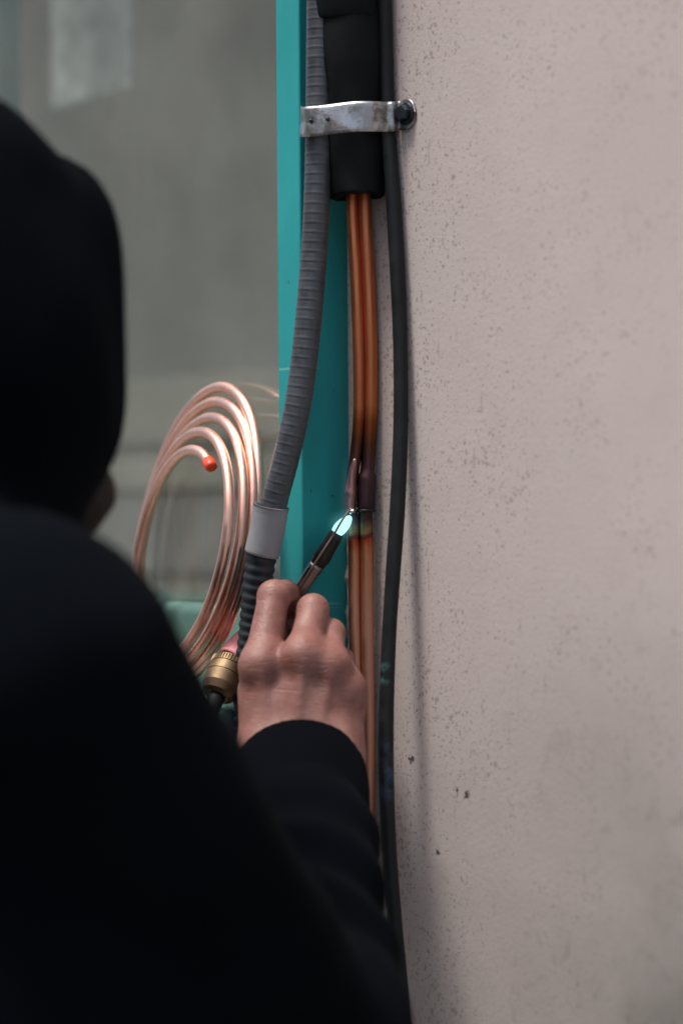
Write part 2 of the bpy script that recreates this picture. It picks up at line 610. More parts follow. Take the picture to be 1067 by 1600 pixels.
# pink plaster wall with the opening for the window, 0.25 m thick
xs = [X_L, GX0 + 0.02, GX1 - 0.012, X_R]
zs = [-0.05, GZ0 + 0.02, GZ1 - 0.02, 3.4]
V, Fa = [], []
for yy in (0.0, 0.25):
    for z in zs:
        for x in xs:
            V.append((x, yy, z))
for j in range(3):
    for i in range(3):
        if i == 1 and j == 1:
            continue
        a = j * 4 + i
        Fa.append((a, a + 1, a + 5, a + 4))
        Fa.append((16 + a, 16 + a + 4, 16 + a + 5, 16 + a + 1))
for (a, b_) in ((5, 6), (6, 10), (10, 9), (9, 5)):
    Fa.append((a, b_, b_ + 16, a + 16))
for (a, b_) in ((0, 12), (12, 15), (15, 3), (3, 0)):
    Fa.append((a, b_, b_ + 16, a + 16))
wall = mesh('plaster_wall', V, Fa, MAT['wall'], smooth=False)
tag(wall, 'pitted pinkish plaster wall to the right of the teal window frame', 'wall')

# crumbling plaster bead where the wall meets the frame
rnd = random.Random(3)
pts = []
z = 1.02
while z < 1.49:
    pts.append((0.0012 + rnd.uniform(0, 0.0022), -0.0012 - rnd.uniform(0, 0.002), z))
    z += rnd.uniform(0.004, 0.011)
pa = np.array(pts)
Vb, Fb = sweep(pa, [0.0016 + 0.0022 * rnd.random() ** 2 for _ in pa], 8)
mesh('plaster_bead', Vb, Fb, MAT['wall'], wall, smooth=False)

# ------------------------------------------------------------------ window
win = empty('window', (-0.8, 0, GZ0), 'teal painted window frame standing proud of the plaster wall, with large dusty pane', 'window')
PW = 0.0305
mesh_post = bevelled('frame_post', (-PW, -0.0005, -FY, 0.10, 0.002, GZ1), MAT['teal'], win, 0.0016)
bevelled('frame_post', (GX0, GX0 + 0.06, -FY, 0.10, GZ0 - 0.25, GZ1), MAT['teal'], win, 0.002)
bevelled('bottom_rail', (GX0 + 0.06, -PW, -FY + 0.006, 0.10, GZ0, 1.426), MAT['teal_pale'], win, 0.010, 5)
bevelled('top_rail', (GX0 + 0.06, -PW, -FY + 0.004, 0.10, GZ1 - 0.06, GZ1 - 0.001), MAT['teal'], win, 0.002)
# intermediate upright
mx = W(31, 80, -0.088).x - 0.018
bevelled('mullion', (mx - 0.07, mx + 0.018, -FY + 0.003, 0.09, 1.4262, GZ1 - 0.0605), MAT['teal'], win, 0.002)
# sill ledge: slopes outward, rounded nose
sy0, sy1 = -0.098, -FY + 0.0055
zc = 1.3545
sv = [(GX0 + .061, sy0, zc - .028), (-PW - .001, sy0, zc - .028), (-PW - .001, sy1, zc - .028), (GX0 + .061, sy1, zc - .028),
      (GX0 + .061, sy0, zc - .006), (-PW - .001, sy0, zc - .006), (-PW - .001, sy1, zc), (GX0 + .061, sy1, zc)]
o = mesh('sill', sv, box(0, 1, 0, 1, 0, 1)[1], MAT['teal_pale'], win)
bm_ = o.modifiers.new('bevel', 'BEVEL'); bm_.width = 0.004; bm_.segments = 3; bm_.harden_normals = True
for (a, b_) in ((mx + 0.0182, -PW - 0.0002), (GX0 + 0.0602, mx - 0.0702)):
    mesh('glass_pane', *box(a, b_, GY, GY + 0.004, 1.4263, GZ1 - 0.0606), MAT['glass'], win, smooth=False)

# --------------------------------------------------- room behind the glass
RY = 0.50
MAT['room'] = simple('room_plaster', (0.57, 0.555, 0.505), 0.9, var=0.32, scale=4.0)
MAT['room_low'] = simple('room_shelf', (0.86, 0.82, 0.70), 0.8, var=0.08)
MAT['pale_patch'] = simple('mottled_pale_patch', (0.74, 0.75, 0.75), 0.7, var=0.33, scale=30)
# back wall with floor, ceiling and far ends, open towards the window
rx0, rx1 = -3.4, 0.4
v, f = box(rx0, rx1, 0.26, RY, 0.0, 3.2)
structure(mesh('interior_wall', v, [f[0], f[1], f[3], f[4], f[5]], MAT['room'], smooth=False))


def on_back(px, py, off=0.0):
    return W(px, py, -(RY - off))


def back_box(name, px0, px1, py0, py1, depth, m, label, cat, bev=0.004):
    a = on_back(px0, py0, depth)
    b_ = on_back(px1, py1, depth)
    o = bevelled(name, (a.x, b_.x, RY - depth, RY - 0.002, min(a.z, b_.z), max(a.z, b_.z)), m, None, bev)
    return tag(o, label, cat)


a_, b_ = W(80, -90, -0.21), W(205, 138, -0.21)  # added sheet, stands in for the bright patch seen in the glass
tag(bevelled('bright_patch_sheet', (a_.x, b_.x, 0.21, 0.214, b_.z, GZ1 - 0.2), MAT['pale_patch'], None, 0.001), 'pale mottled sheet added behind the window pane as its bright patch, upper left', 'bright_patch')
back_box('shelf', -300, 640, 638, 672, 0.012, MAT['room_low'], 'pale wide shelf board behind the window, level with the top of the copper coil', 'shelf')
back_box('shelf', -300, 640, 738, 756, 0.010, MAT['room_low'], 'narrow shelf board behind the window, under the wider pale one', 'shelf')
MAT['room_dark'] = simple('room_cupboard', (0.54, 0.54, 0.525), 0.7, var=0.2, scale=5)
back_box('cupboard', -300, 640, 792, 905, 0.008, MAT['room_dark'], 'low grey cupboard behind the window below the shelf boards', 'cupboard')

# ---------------------------------------- building across the street
bx, by = -9.0, -14.0
bld = empty('building', (bx, by, 0), 'grey rendered building across the street, mirrored faintly in the window', 'building')
mesh('wall', *box(bx - 16, bx + 14, by - 8, by, 0.0, 9.6), MAT['facade'], bld, smooth=False)
mesh('roof', *box(bx - 16.2, bx + 14.2, by - 8.2, by + 0.25, 9.602, 9.9), MAT['roof'], bld, smooth=False)
for fl in range(3):
    for k in range(9):
        wx = bx - 14.2 + k * 3.2
        z0 = 0.95 + fl * 2.95
        fr_ = mesh('window', *box(wx, wx + 1.3, by + 0.002, by + 0.06, z0, z0 + 1.55), MAT['white_paint'], bld, smooth=False)
        mesh('pane', *box(wx + .08, wx + 1.22, by + 0.0605, by + 0.07, z0 + .08, z0 + 1.47), MAT['facade_glass'], fr_, smooth=False)

# -------------------------------------------------------- pipe insulation
def foam_tube(name, pts, radii, end_r, label, seed):
    path, s = resample(catmull(pts, 14), 0.005)
    tt = np.linspace(0, 1, len(path))
    rr = np.interp(tt, np.linspace(0, 1, len(radii)), radii)
    rn = np.random.RandomState(seed)
    ph = rn.rand(6) * 6.28

    def rad(d, ang):
        i = int(round(d / max(1e-9, s[-1]) * (len(path) - 1)))
        base = rr[min(i, len(rr) - 1)]
        return base * (1 + 0.035 * np.sin(2 * ang + ph[0] + d * 9) + 0.018 * np.sin(3 * ang + ph[1] - d * 40) + 0.012 * np.sin(ang * 5 + ph[2] + d * 75))
    V, Fs = sweep(path, rad, 48, cap=False)
    n = len(path)
    # rounded lip and open bore at the lower end
    c = path[-1]
    tng = path[-1] - path[-2]
    tng /= np.linalg.norm(tng)
    last = V[-48:]
    extra = []
    for k, (sc_, adv) in enumerate(((0.985, 0.0012), (0.95, 0.0022), (end_r + .06, 0.0024), (end_r, 0.001), (end_r - .02, -0.02))):
        rag = (rn.rand(48) - 0.5) * 0.0014
        extra.append(c + (last - c) * sc_ + np.outer(adv + rag, tng))
    V = np.concatenate([V] + extra)
    for i in range(n - 1, n + 4):
        for k in range(48):
            k2 = (k + 1) % 48
            Fs.append((i * 48 + k, i * 48 + k2, (i + 1) * 48 + k2, (i + 1) * 48 + k))
    Fs.append(tuple((n + 4) * 48 + k for k in range(48)))
    o = mesh(name, V, Fs, MAT['foam'])
    return tag(o, label, 'insulation', 'foam insulation on the pipes')


foam_tube('pipe_insulation', [P(545, 22, 1.848), P(549, 90, 1.848), P(552, 180, 1.849), P(555, 260, 1.848), P(557, 303, 1.847)],
          [0.0232, 0.0238, 0.0238, 0.0222, 0.0218, 0.0224, 0.0218, 0.0208], 0.62,
          'black foam pipe insulation under the metal clamp, copper pipes leaving its open lower end', 4)
foam_tube('pipe_insulation', [P(518, -1400, 1.846), P(528, -700, 1.846), P(536, -330, 1.846), P(538, -120, 1.846), P(540, -10, 1.846), P(541, 26, 1.847)],
          [0.0245] * 18 + [0.025, 0.025, 0.0262, 0.0262, 0.0238], 0.8,
          'black foam pipe insulation at the top edge, bulging over the lower foam piece', 9)

# ------------------------------------------------------------ copper pipes
def pipe(name, label, spine, radius, profile, m, parts=None):
    path, s = resample(catmull(spine, 16), 0.003)
    rr = np.full(len(path), radius)
    zz = path[:, 2]
    for z0, z1, r1 in profile:
        k = np.clip((zz - z0) / 0.003, 0, 1) * np.clip((z1 - zz) / 0.003, 0, 1)
        k = k * k * (3 - 2 * k)
        rr = np.maximum(rr, radius + (r1 - radius) * k)
    V, Fs = sweep(path, list(rr), 24)
    o = mesh(name, V, Fs, m)
    return tag(o, label, 'pipe', 'copper pipes below the insulation')


def zy(y, dep=1.845):
    return 1.5 + (800 - y) / F * dep


PD = 1.858
right = [(569, 255), (570, 330), (575, 430), (579, 540), (579, 640), (575, 720), (571, 790), (572, 860), (573, 960), (574, 1060), (575, 1180), (575, 1320), (574, 1500), (574, 1720), (580, 2500), (588, 3700)]
left = [(549, 255), (550, 330), (556, 430), (560, 540), (561, 640), (557, 700), (549, 755), (547, 792)]
left2 = [(549, 800), (553, 850), (554, 960), (556, 1060), (559, 1180), (561, 1320), (561, 1500), (561, 1720), (566, 2500), (574, 3700)]
pr = pipe('copper_pipe', 'thicker copper pipe of the pair, scorched purple at its swaged joint', [P(x, y, PD) for x, y in right], 0.0055,
          [(zy(799), zy(738), 0.0071)], MAT['copper'])
pl = pipe('copper_pipe', 'thinner left copper pipe coming down from the foam, bending to the joint', [P(x, y, PD - 0.001) for x, y in left], 0.0046,
          [], MAT['copper'])
pl2 = pipe('copper_pipe', 'lower left copper pipe between the joint and the sleeve', [P(x, y, PD - 0.001) for x, y in left2], 0.0046,
           [(zy(830), zy(800), 0.0052)], MAT['copper'])


def torus(center, axis, Rr, r_, n=36, m=10):
    axis = Vector(axis).normalized()
    a = axis.orthogonal().normalized()
    b_ = axis.cross(a)
    V, Fs = [], []
    for i in range(n):
        t = 2 * math.pi * i / n
        e = a * math.cos(t) + b_ * math.sin(t)
        for j in range(m):
            q = 2 * math.pi * j / m
            V.append(tuple(Vector(center) + e * (Rr + r_ * math.cos(q)) + axis * (r_ * math.sin(q))))
    for i in range(n):
        for j in range(m):
            Fs.append((i * m + j, ((i + 1) % n) * m + j, ((i + 1) % n) * m + (j + 1) % m, i * m + (j + 1) % m))
    return V, Fs


mesh('socket_lip', *torus(P(571.5, 798, PD), (0, 0, 1), 0.0064, 0.0014), MAT['steel_dark'], pr)
# bare pink collar of the left pipe at the joint
Vc, Fc = sweep(resample(catmull([P(555, 716, PD - .004), P(550, 745, PD - .004), P(547.5, 768, PD - .004), P(546, 785, PD - .004), P(546.5, 797, PD - .004)], 8), 0.002)[0],
               lambda d, a: 0.0016 + 0.0033 * min(1, d / .026) ** 0.7 + (0.0004 if 0.026 < d < 0.030 else 0), 24)
mesh('bare_collar', Vc, Fc, MAT['copper_pink'], pl)
# bead of molten solder at the joint
rn = np.random.RandomState(5)
sp = P(549, 799, PD - 0.009)
bead = []
Vs, Fs = [], []
nu, nv = 14, 9
for i in range(nv + 1):
    for j in range(nu):
        th, ph = math.pi * i / nv, 2 * math.pi * j / nu
        r_ = 0.0026 * (1 + 0.35 * math.sin(3 * ph + 2 * th) * math.sin(th) + 0.2 * math.cos(5 * ph) * math.sin(th))
        Vs.append(tuple(sp + Vector((math.sin(th) * math.cos(ph) * 1.2, math.sin(th) * math.sin(ph), math.cos(th) * 0.9)) * r_))
for i in range(nv):
    for j in range(nu):
        Fs.append((i * nu + j, i * nu + (j + 1) % nu, (i + 1) * nu + (j + 1) % nu, (i + 1) * nu + j))
mesh('solder_bead', Vs, Fs, MAT['solder'], pl2)

# ------------------------------------------------------- flexible conduit
cond = empty('flexible_conduit', P(500, -100, 1.845), 'grey ribbed flexible conduit bowing out in front of the teal frame', 'conduit')
up = [(492, -1400, 1.845), (498, -700, 1.845), (502, -330, 1.845), (500, -60, 1.845), (499, 60, 1.845), (498, 180, 1.843), (496, 290, 1.842), (491, 390, 1.842), (482, 500, 1.84), (469, 610, 1.838), (451, 700, 1.838), (432, 772, 1.84), (424, 806, 1.842)]
lo = [(419, 826, 1.843), (409, 868, 1.846), (402, 920, 1.850), (397, 980, 1.855), (391, 1040, 1.858), (386, 1130, 1.858), (380, 1300, 1.858), (376, 1500, 1.858), (374, 1750, 1.858), (384, 2500, 1.858), (396, 3700, 1.858)]
path, s = resample(catmull([P(*p) for p in up], 20), 0.0009)


def rib_up(d, a):
    q = (d / 0.0074) % 1.0
    r_ = 0.0101 + 0.00034 * math.exp(-((q - 0.5) / 0.10) ** 2) - 0.00018 * math.exp(-((q - 0.66) / 0.06) ** 2)
    return r_


mesh('upper_hose', *sweep(path, rib_up, 28), MAT['conduit'], cond)
path, s = resample(catmull([P(*p) for p in lo], 20), 0.0011)
mesh('lower_hose', *sweep(path, lambda d, a: 0.0108 + 0.0011 * (0.5 + 0.5 * math.sin(2 * math.pi * d / 0.0074)) ** 0.8, 28), MAT['conduit_dark'], cond)
cp = resample(catmull([P(424, 790, 1.840), P(418, 826, 1.843), P(409, 867, 1.8455)], 8), 0.002)[0]
cl = len(cp)


def collar(d, a, L=np.linalg.norm(np.diff(cp, axis=0), axis=1).sum()):
    e = min(d, L - d)
    return 0.0132 + 0.0003 * min(1, e / 0.0015) + (0.0005 if d < 0.003 else 0)


Vc, Fc = sweep(cp, collar, 40, cap=False)
n0 = cl * 40
inner = []
for end, sgn in ((0, 1), (cl - 1, -1)):
    ringv = Vc[end * 40:(end + 1) * 40]
    c = cp[end]
    ax = cp[1] - cp[0]
    ax = ax / np.linalg.norm(ax)
    inner.append(c + (ringv - c) * 0.86)
    inner.append(c + (ringv - c) * 0.80 + sgn * ax * 0.006)
Vc = np.concatenate([Vc] + inner)
for e, base in ((0, n0), (cl - 1, n0 + 80)):
    for k in range(40):
        k2 = (k + 1) % 40
        Fc.append((e * 40 + k, e * 40 + k2, base + k2, base + k))
        Fc.append((base + k, base + k2, base + 40 + k2, base + 40 + k))
o = mesh('coupling', Vc, Fc, MAT['pvc'], cond)
o['label'] = 'smooth light grey coupling sleeve joining the two hoses'

# -------------------------------------------------------------- black cable
cb = [(592, -1400, .0075), (595, -700, .0075), (597, -330, .0075), (599, -60, .0072), (602, 60, .0070), (606, 190, .0068), (613, 290, .0068), (619, 390, .0068), (624, 500, .0070), (626, 610, .0080), (625, 700, .0098),
      (621, 790, .013), (615, 880, .017), (609, 970, .021), (605, 1060, .0245), (603, 1150, .027), (604, 1240, .029), (608, 1330, .030), (615, 1420, .030), (623, 1510, .029), (631, 1600, .028), (638, 1720, .027), (640, 2500, .016), (642, 3750, .012)]
path, s = resample(catmull([W(p[0], p[1], 0.0068 + (p[2] - 0.0068) * 1.25) for p in cb], 12), 0.004)
o = mesh('black_cable', *sweep(path, lambda d, a: 0.0057 + 0.0002 * math.sin(d * 31), 22), MAT['cable'])
tag(o, 'thick black cable hanging down the plaster wall beside the copper pipes', 'cable')

# --------------------------------------------------------------- pipe clamp
ck = empty('pipe_clamp', W(632, 178, 0.001), 'galvanised metal pipe clamp strap screwed to the wall round the insulation', 'clamp')
prof = [(489, 190, 1.868), (477, 190, 1.862), (470.5, 190, 1.848), (472, 190, 1.834), (481, 189, 1.8265), (498, 187.5, 1.8245), (515, 186, 1.8235), (535, 184.5, 1.8205), (555, 183.5, 1.8195),
        (575, 183, 1.8205), (592, 182.5, 1.824), (604, 182, 1.8285)]
pp = [P(*q) for q in prof]
pp += [W(614, 181, 0.0105), W(620, 180, 0.004), W(627, 179, 0.0018), W(638, 177, 0.0016), W(649, 175.5, 0.0016)]
path, s = resample(catmull(pp, 10), 0.0011)
L = s[-1]
hw = 0.0113
rows = 11
Vst, Fst = [], []
n = len(path)
tz = np.gradient(path, axis=0)
tz /= np.linalg.norm(tz, axis=1)[:, None]
for i in range(n):
    out = np.cross(np.array([0, 0, 1.0]), tz[i])
    out /= np.linalg.norm(out)
    e = L - s[i]
    h_ = hw
    if e < hw:                                   # rounded end of the tab
        h_ = math.sqrt(max(1e-9, hw * hw - (hw - e) ** 2)) + 0.0004
    for side in (0, 1):
        for j in range(rows):
            u_ = -1 + 2 * j / (rows - 1)
            groove = 0.0009 * math.exp(-(u_ / 0.22) ** 2) if 0.018 < s[i] < 0.052 else 0.0
            lip = 0.00025 * u_ ** 8
            wob = 0.0005 * math.sin(s[i] * 130 + u_ * 1.7)
            off = (0.00075 if side else -0.00075) + wob - groove - lip
            q = path[i] - out * off
            Vst.append((q[0], q[1], q[2] + u_ * h_ + 0.0006 * math.sin(s[i] * 90)))
st_ = rows * 2
for i in range(n - 1):
    for j in range(rows - 1):
        a = i * st_ + j
        Fst.append((a, a + 1, a + st_ + 1, a + st_))
        a = i * st_ + rows + j
        Fst.append((a, a + st_, a + st_ + 1, a + 1))
    for j in (0, rows - 1):
        a = i * st_ + j
        q = (a, a + st_, a + st_ + rows, a + rows)
        Fst.append(q if j == 0 else q[::-1])
for i in (0, n - 1):
    for j in range(rows - 1):
        a = i * st_ + j
        Fst.append((a, a + rows, a + rows + 1, a + 1))
mesh('strap', Vst, Fst, MAT['zinc'], ck)
for (px, py, dd) in ((486, 189, 1.8243), (512, 186, 1.8222)):
    c = P(px, py, dd + 0.0012)
    Vh, Fh = sweep([c, c + (cam_loc - c).normalized() * 0.0022], 0.0016, 12)
    mesh('rivet_dimple', Vh, Fh, MAT['screw'], ck)


def lathe_y(center, prof, n, axis):
    axis = Vector(axis).normalized()
    a = axis.orthogonal().normalized()
    b_ = axis.cross(a)
    V, Fs = [], []
    for r_, h_ in prof:
        for k in range(n):
            t = 2 * math.pi * (k + 0.5) / n
            V.append(tuple(Vector(center) + axis * h_ + (a * math.cos(t) + b_ * math.sin(t)) * r_))
    for i in range(len(prof) - 1):
        for k in range(n):
            Fs.append((i * n + k, i * n + (k + 1) % n, (i + 1) * n + (k + 1) % n, (i + 1) * n + k))
    Fs.append(tuple(range(n))[::-1])
    Fs.append(tuple((len(prof) - 1) * n + k for k in range(n)))
    return V, Fs


sc_c = W(634, 177.5, 0.0026)
screw = mesh('screw', *lathe_y(sc_c, [(0.0085, 0), (0.0085, 0.0008), (0.0080, 0.0013), (0.0062, 0.0015)], 28, (0.05, -1, 0)), MAT['screw'], ck)
mesh('hex_head', *lathe_y(sc_c + Vector((0, -0.0015, 0)), [(0.0064, 0), (0.0064, 0.0035), (0.0057, 0.0046), (0.002, 0.0047)], 6, (0.06, -1, 0.03)), MAT['screw'], screw, smooth=False)

# --------------------------------------------------------------- copper coil
CY = R(60)                                # the coil stands turned a little more than the glass
u3 = rv0 * math.cos(CY) - dv * math.sin(CY)
w3 = -rv0 * math.sin(CY) - dv * math.cos(CY)
LEAN = R(8.5)
v3 = (Vector((0, 0, 1)) * math.cos(LEAN) - w3 * math.sin(LEAN))
tube_r = 0.0042
cc = P(352, 846, 1.965)
sx = F / 1.985 * math.cos(CY)             # px per metre along u
sz = F / 1.985
# loop table: left, right (px), top, bottom (px y)
loops = [(0, 209, 396, 598, 1066), (0.5, 212, 404, 597, 1066), (0.75, 213, 404, 602, 1062), (1.5, 217, 402, 621, 1056), (1.75, 219, 401, 626, 1052), (2.5, 224, 396, 646, 1042), (2.75, 226, 394, 650, 1038),
         (3.5, 231, 386, 669, 1026), (3.75, 233, 384, 671, 1022), (4.0, 235, 380, 682, 1018), (4.5, 240, 374, 696, 1010), (5.5, 246, 370, 700, 1006)]
arr = np.array(loops, float)
pts = []
turns = 4.580
N_ = 420
for i in range(N_ + 1):
    t = turns * i / N_
    lf, rg, tp, bt = [np.interp(t, arr[:, 0], arr[:, k]) for k in (1, 2, 3, 4)]
    if t > 4.45:
        k_ = (t - 4.45) / 0.165
        rg -= 4 * k_
        tp += 4 * k_
    a = -math.pi / 2 - 2 * math.pi * t      # clockwise from the bottom
    ucx = ((lf + rg) / 2 - 303) / sx
    ru = (rg - lf) / 2 / sx
    vcz = (838 - (tp + bt) / 2) / sz
    rvz = (bt - tp) / 2 / sz
    wob = 0.0015 * math.sin(7.3 * t) + 0.003 * math.sin(2.1 * t)
    pw = -0.011 + 0.0075 * t + wob
    c = cc + u3 * (ucx + ru * math.cos(a) + pw * 1.72 / 1.0 * 0.55 + 0.009 * (math.sin(a) - 1)) + v3 * (vcz + rvz * math.sin(a)) + w3 * pw
    pts.append(c)
path, s = resample(pts, 0.004)
# keep the coil clear of the pane, of the rail and of the ledge
gap = min(GY - (p[1] + tube_r) for p in path)
MESHC = path.copy()
MESHC[:, 1] += min(0.0, gap - 0.0005)
lowz = MESHC[:, 2].min() - tube_r
print('coil gap', gap, 'lowest', lowz, 'yrange', MESHC[:, 1].min(), MESHC[:, 1].max())
coil = empty('copper_coil', Vector(MESHC[0]), 'bright bare copper tube coil leaning on the window pane, red cap on its end', 'pipe coil')
mesh('tube', *sweep(MESHC, tube_r, 16), MAT['copper_bare'], coil)
e = Vector(MESHC[-1])
ax = (Vector(MESHC[-1]) - Vector(MESHC[-3])).normalized()
mesh('end_cap', *lathe_y(e - ax * 0.004, [(0.0044, 0), (0.0049, 0.0008), (0.0050, 0.0075), (0.0047, 0.0095), (0.0036, 0.0108), (0.001, 0.0112)], 20, ax), MAT['redcap'], coil)

# --------------------------------------------------------------------- torch
tor = empty('gas_torch', P(355, 1062, 1.905), 'dark steel brazing torch with pink grip and brass nut, held at the joint', 'torch')
tp = [P(527, 832, 1.850), P(512, 857, 1.852), P(490, 890, 1.855), P(462, 931, 1.86), P(430, 966, 1.870), P(398, 996, 1.884)]
path, s = resample(catmull(tp, 10), 0.0015)


def tip_r(d, a):
    r_ = np.interp(d, [0, 0.004, 0.010, 0.017, 0.021, 0.024, 0.026, 0.031, 0.06, 0.3], [0.0054, 0.0058, 0.0060, 0.0064, 0.0070, 0.0071, 0.0063, 0.0060, 0.0052, 0.0050])
    return r_


V, Fs = sweep(path, tip_r, 24, cap=False)
tube = mesh('nozzle', V, Fs, MAT['steel_dark'], tor)
cut = len(path)
tubeb = resample(catmull([P(495, 882, 1.852), P(462, 931, 1.86), P(430, 966, 1.870), P(398, 996, 1.884)], 10), 0.002)[0]
mesh('neck_tube', *sweep(tubeb, 0.0056, 20), MAT['steel_tube'], tor)
hp = resample(catmull([P(405, 990, 1.885), P(382, 1011, 1.878), P(362, 1033, 1.869)], 8), 0.002)[0]
mesh('grip', *sweep(hp, lambda d, a: np.interp(d, [0, 0.004, 0.03, 0.2], [0.011, 0.0126, 0.0126, 0.0125]), 28), MAT['pink'], tor)
b0, b1 = P(366, 1029, 1.870), P(342, 1082, 1.853)
axb = (b1 - b0).normalized()
Lb = (b1 - b0).length
mesh('neck_ring', *lathe_y(b0 - axb * 0.002, [(0.0115, 0), (0.0115, 0.005)], 28, axb), MAT['steel_dark'], tor)
nut = mesh('brass_nut', *lathe_y(b0 + axb * 0.003, [(0.0128, 0), (0.0150, 0.0015), (0.0154, 0.0070), (0.0149, 0.0074), (0.0149, 0.0082), (0.0156, 0.0086), (0.0158, 0.0150), (0.0153, 0.0154),
                                                      (0.0153, 0.0162), (0.0158, 0.0166), (0.0150, 0.025), (0.0125, 0.031), (0.009, 0.033)], 64, axb), MAT['brass'], tor, smooth=False)
# knurling teeth round the front ring of the nut
a_ = axb.orthogonal().normalized()
b_ = axb.cross(a_)
Vk, Fk = [], []
for k in range(44):
    t = 2 * math.pi * k / 44
    e1 = a_ * math.cos(t) + b_ * math.sin(t)
    tg = b_ * math.cos(t) - a_ * math.sin(t)
    base = b0 + axb * 0.003
    i0 = len(Vk)
    for h_ in (0.0020, 0.0066):
        for rr, sd in ((0.0150, -0.0006), (0.0159, 0.0), (0.0150, 0.0006)):
            Vk.append(tuple(base + axb * h_ + e1 * rr + tg * sd))
    Fk += [(i0, i0 + 1, i0 + 4, i0 + 3), (i0 + 1, i0 + 2, i0 + 5, i0 + 4), (i0, i0 + 2, i0 + 1), (i0 + 3, i0 + 4, i0 + 5)]
mesh('knurling', Vk, Fk, MAT['brass'], nut, smooth=False)
hs = resample(catmull([b0 + axb * 0.034, b0 + axb * 0.06, P(290, 1190, 1.88), P(250, 1400, 1.86), P(235, 1800, 1.86), P(230, 2600, 1.86), P(240, 3300, 1.84), P(236, 3770, 1.82)], 14), 0.006)[0]
hs[:, 2] = np.maximum(hs[:, 2], 0.008)
mesh('gas_hose', *sweep(hs, 0.0065, 14), MAT['cable'], tor)

# flame: bright inner cone at the nozzle and a thin blue plume licking up the pipe
fl0 = P(521, 837, 1.850)
fl1 = P(548, 807, 1.846)
MAT['flame'] = emit('flame_core', (0.40, 1.0, 0.86), 1.05)


def blob(path, radii, name, m, parent, sides=20):
    return mesh(name, *sweep(path, list(radii), sides), m, parent)


fpth = [fl0 + (fl1 - fl0) * (i / 16) for i in range(17)]
blob(fpth, [0.0052 * (math.sin(math.pi * (0.06 + 0.92 * (i / 16)) ** 0.9) ** 0.55) for i in range(17)], 'flame_core', MAT['flame'], tor)
m, t, b = mat('flame_plume')
t.nodes.remove(b)
em = N(t, 'ShaderNodeEmission', Color=(0.25, 0.75, 1.0, 1))
geo = t.nodes.new('ShaderNodeNewGeometry')
cx = N(t, 'ShaderNodeSeparateXYZ')
t.links.new(geo.outputs['Position'], cx.inputs[0])
axp = P(541, 770, 1.844)
ddx = math_(t, 'SUBTRACT', cx.outputs[0], axp.x)
ddy = math_(t, 'SUBTRACT', cx.outputs[1], axp.y)
rad_ = math_(t, 'SQRT', math_(t, 'ADD', math_(t, 'MULTIPLY', ddx, ddx), math_(t, 'MULTIPLY', ddy, ddy)))
soft = math_(t, 'MULTIPLY', maprange(t, rad_, 0.0068, 0.0, 0.0, 1.0), maprange(t, cx.outputs[2], 1.558, 1.50, 0.0, 1.0))
t.links.new(math_(t, 'MULTIPLY', soft, 5.0), em.inputs['Strength'])
t.links.new(em.outputs[0], t.nodes['Material Output'].inputs['Volume'])
MAT['plume'] = m
pl_p = resample(catmull([P(537, 824, 1.846), P(539, 800, 1.845), P(540, 770, 1.844), P(542, 735, 1.844), P(544, 690, 1.844)], 8), 0.004)[0]
npp = len(pl_p)
blob(pl_p, [0.0075 * (math.sin(math.pi * (0.04 + 0.95 * (i / (npp - 1)) ** 0.75)) ** 0.8) + 0.0002 for i in range(npp)], 'flame_plume', MAT['plume'], tor)

m, t, b = mat('flame_glow')
t.nodes.remove(b)
gc = fl0 * 0.45 + fl1 * 0.55
geo = t.nodes.new('ShaderNodeNewGeometry')
vd = N(t, 'ShaderNodeVectorMath', operation='DISTANCE')
t.links.new(geo.outputs['Position'], vd.inputs[0])
vd.inputs[1].default_value = gc
em = N(t, 'ShaderNodeEmission', Color=(0.30, 0.85, 1.0, 1))
fall = maprange(t, vd.outputs['Value'], 0.0175, 0.003, 0.0, 1.0)
t.links.new(math_(t, 'MULTIPLY', math_(t, 'MULTIPLY', fall, fall), 7.0), em.inputs['Strength'])
t.links.new(em.outputs[0], t.nodes['Material Output'].inputs['Volume'])
MAT['glow'] = m
gp = [gc + (fl1 - fl0).normalized() * (0.018 * math.cos(math.pi * i / 16) * -1) for i in range(17)]
blob(gp, [0.0178 * math.sin(math.pi * i / 16) + 0.0001 for i in range(17)], 'flame_glow', MAT['glow'], tor)

# filler rod held along the torch
rod = resample(catmull([P(451, 948, 1.848), P(470, 915, 1.842), P(500, 868, 1.838), P(521, 836, 1.8405), P(535, 812, 1.841), P(547, 796, 1.845)], 8), 0.003)[0]
tag(mesh('filler_rod', *sweep(rod, 0.00085, 10), MAT['rod']), 'thin metal filler rod reaching across the flame to the pipe joint', 'rod')


# -------------------------------------------------------------------- person
def sd_caps(p, a, b, ra, rb):
    a = np.asarray(a, np.float32)
    b = np.asarray(b, np.float32)
    ba = b - a
    pa = p - a
    h = np.clip((pa @ ba) / float(ba @ ba), 0, 1)
    d = np.linalg.norm(pa - h[..., None] * ba, axis=-1)
    return d - (ra + (rb - ra) * h)


def sd_ell(p, c, rad, axes=None):
    q = p - np.asarray(c, np.float32)
    if axes is not None:
        q = q @ np.asarray(axes, np.float32).T
    rad = np.asarray(rad, np.float32)
    k0 = np.linalg.norm(q / rad, axis=-1)
    k1 = np.linalg.norm(q / (rad * rad), axis=-1)
    return k0 * (k0 - 1.0) / np.maximum(k1, 1e-6)


def smin(a, b, k):
    h = np.clip(0.5 + 0.5 * (b - a) / k, 0, 1)
    return b + (a - b) * h - k * h * (1 - h)


def smax(a, b, k):
    return -smin(-a, -b, k)


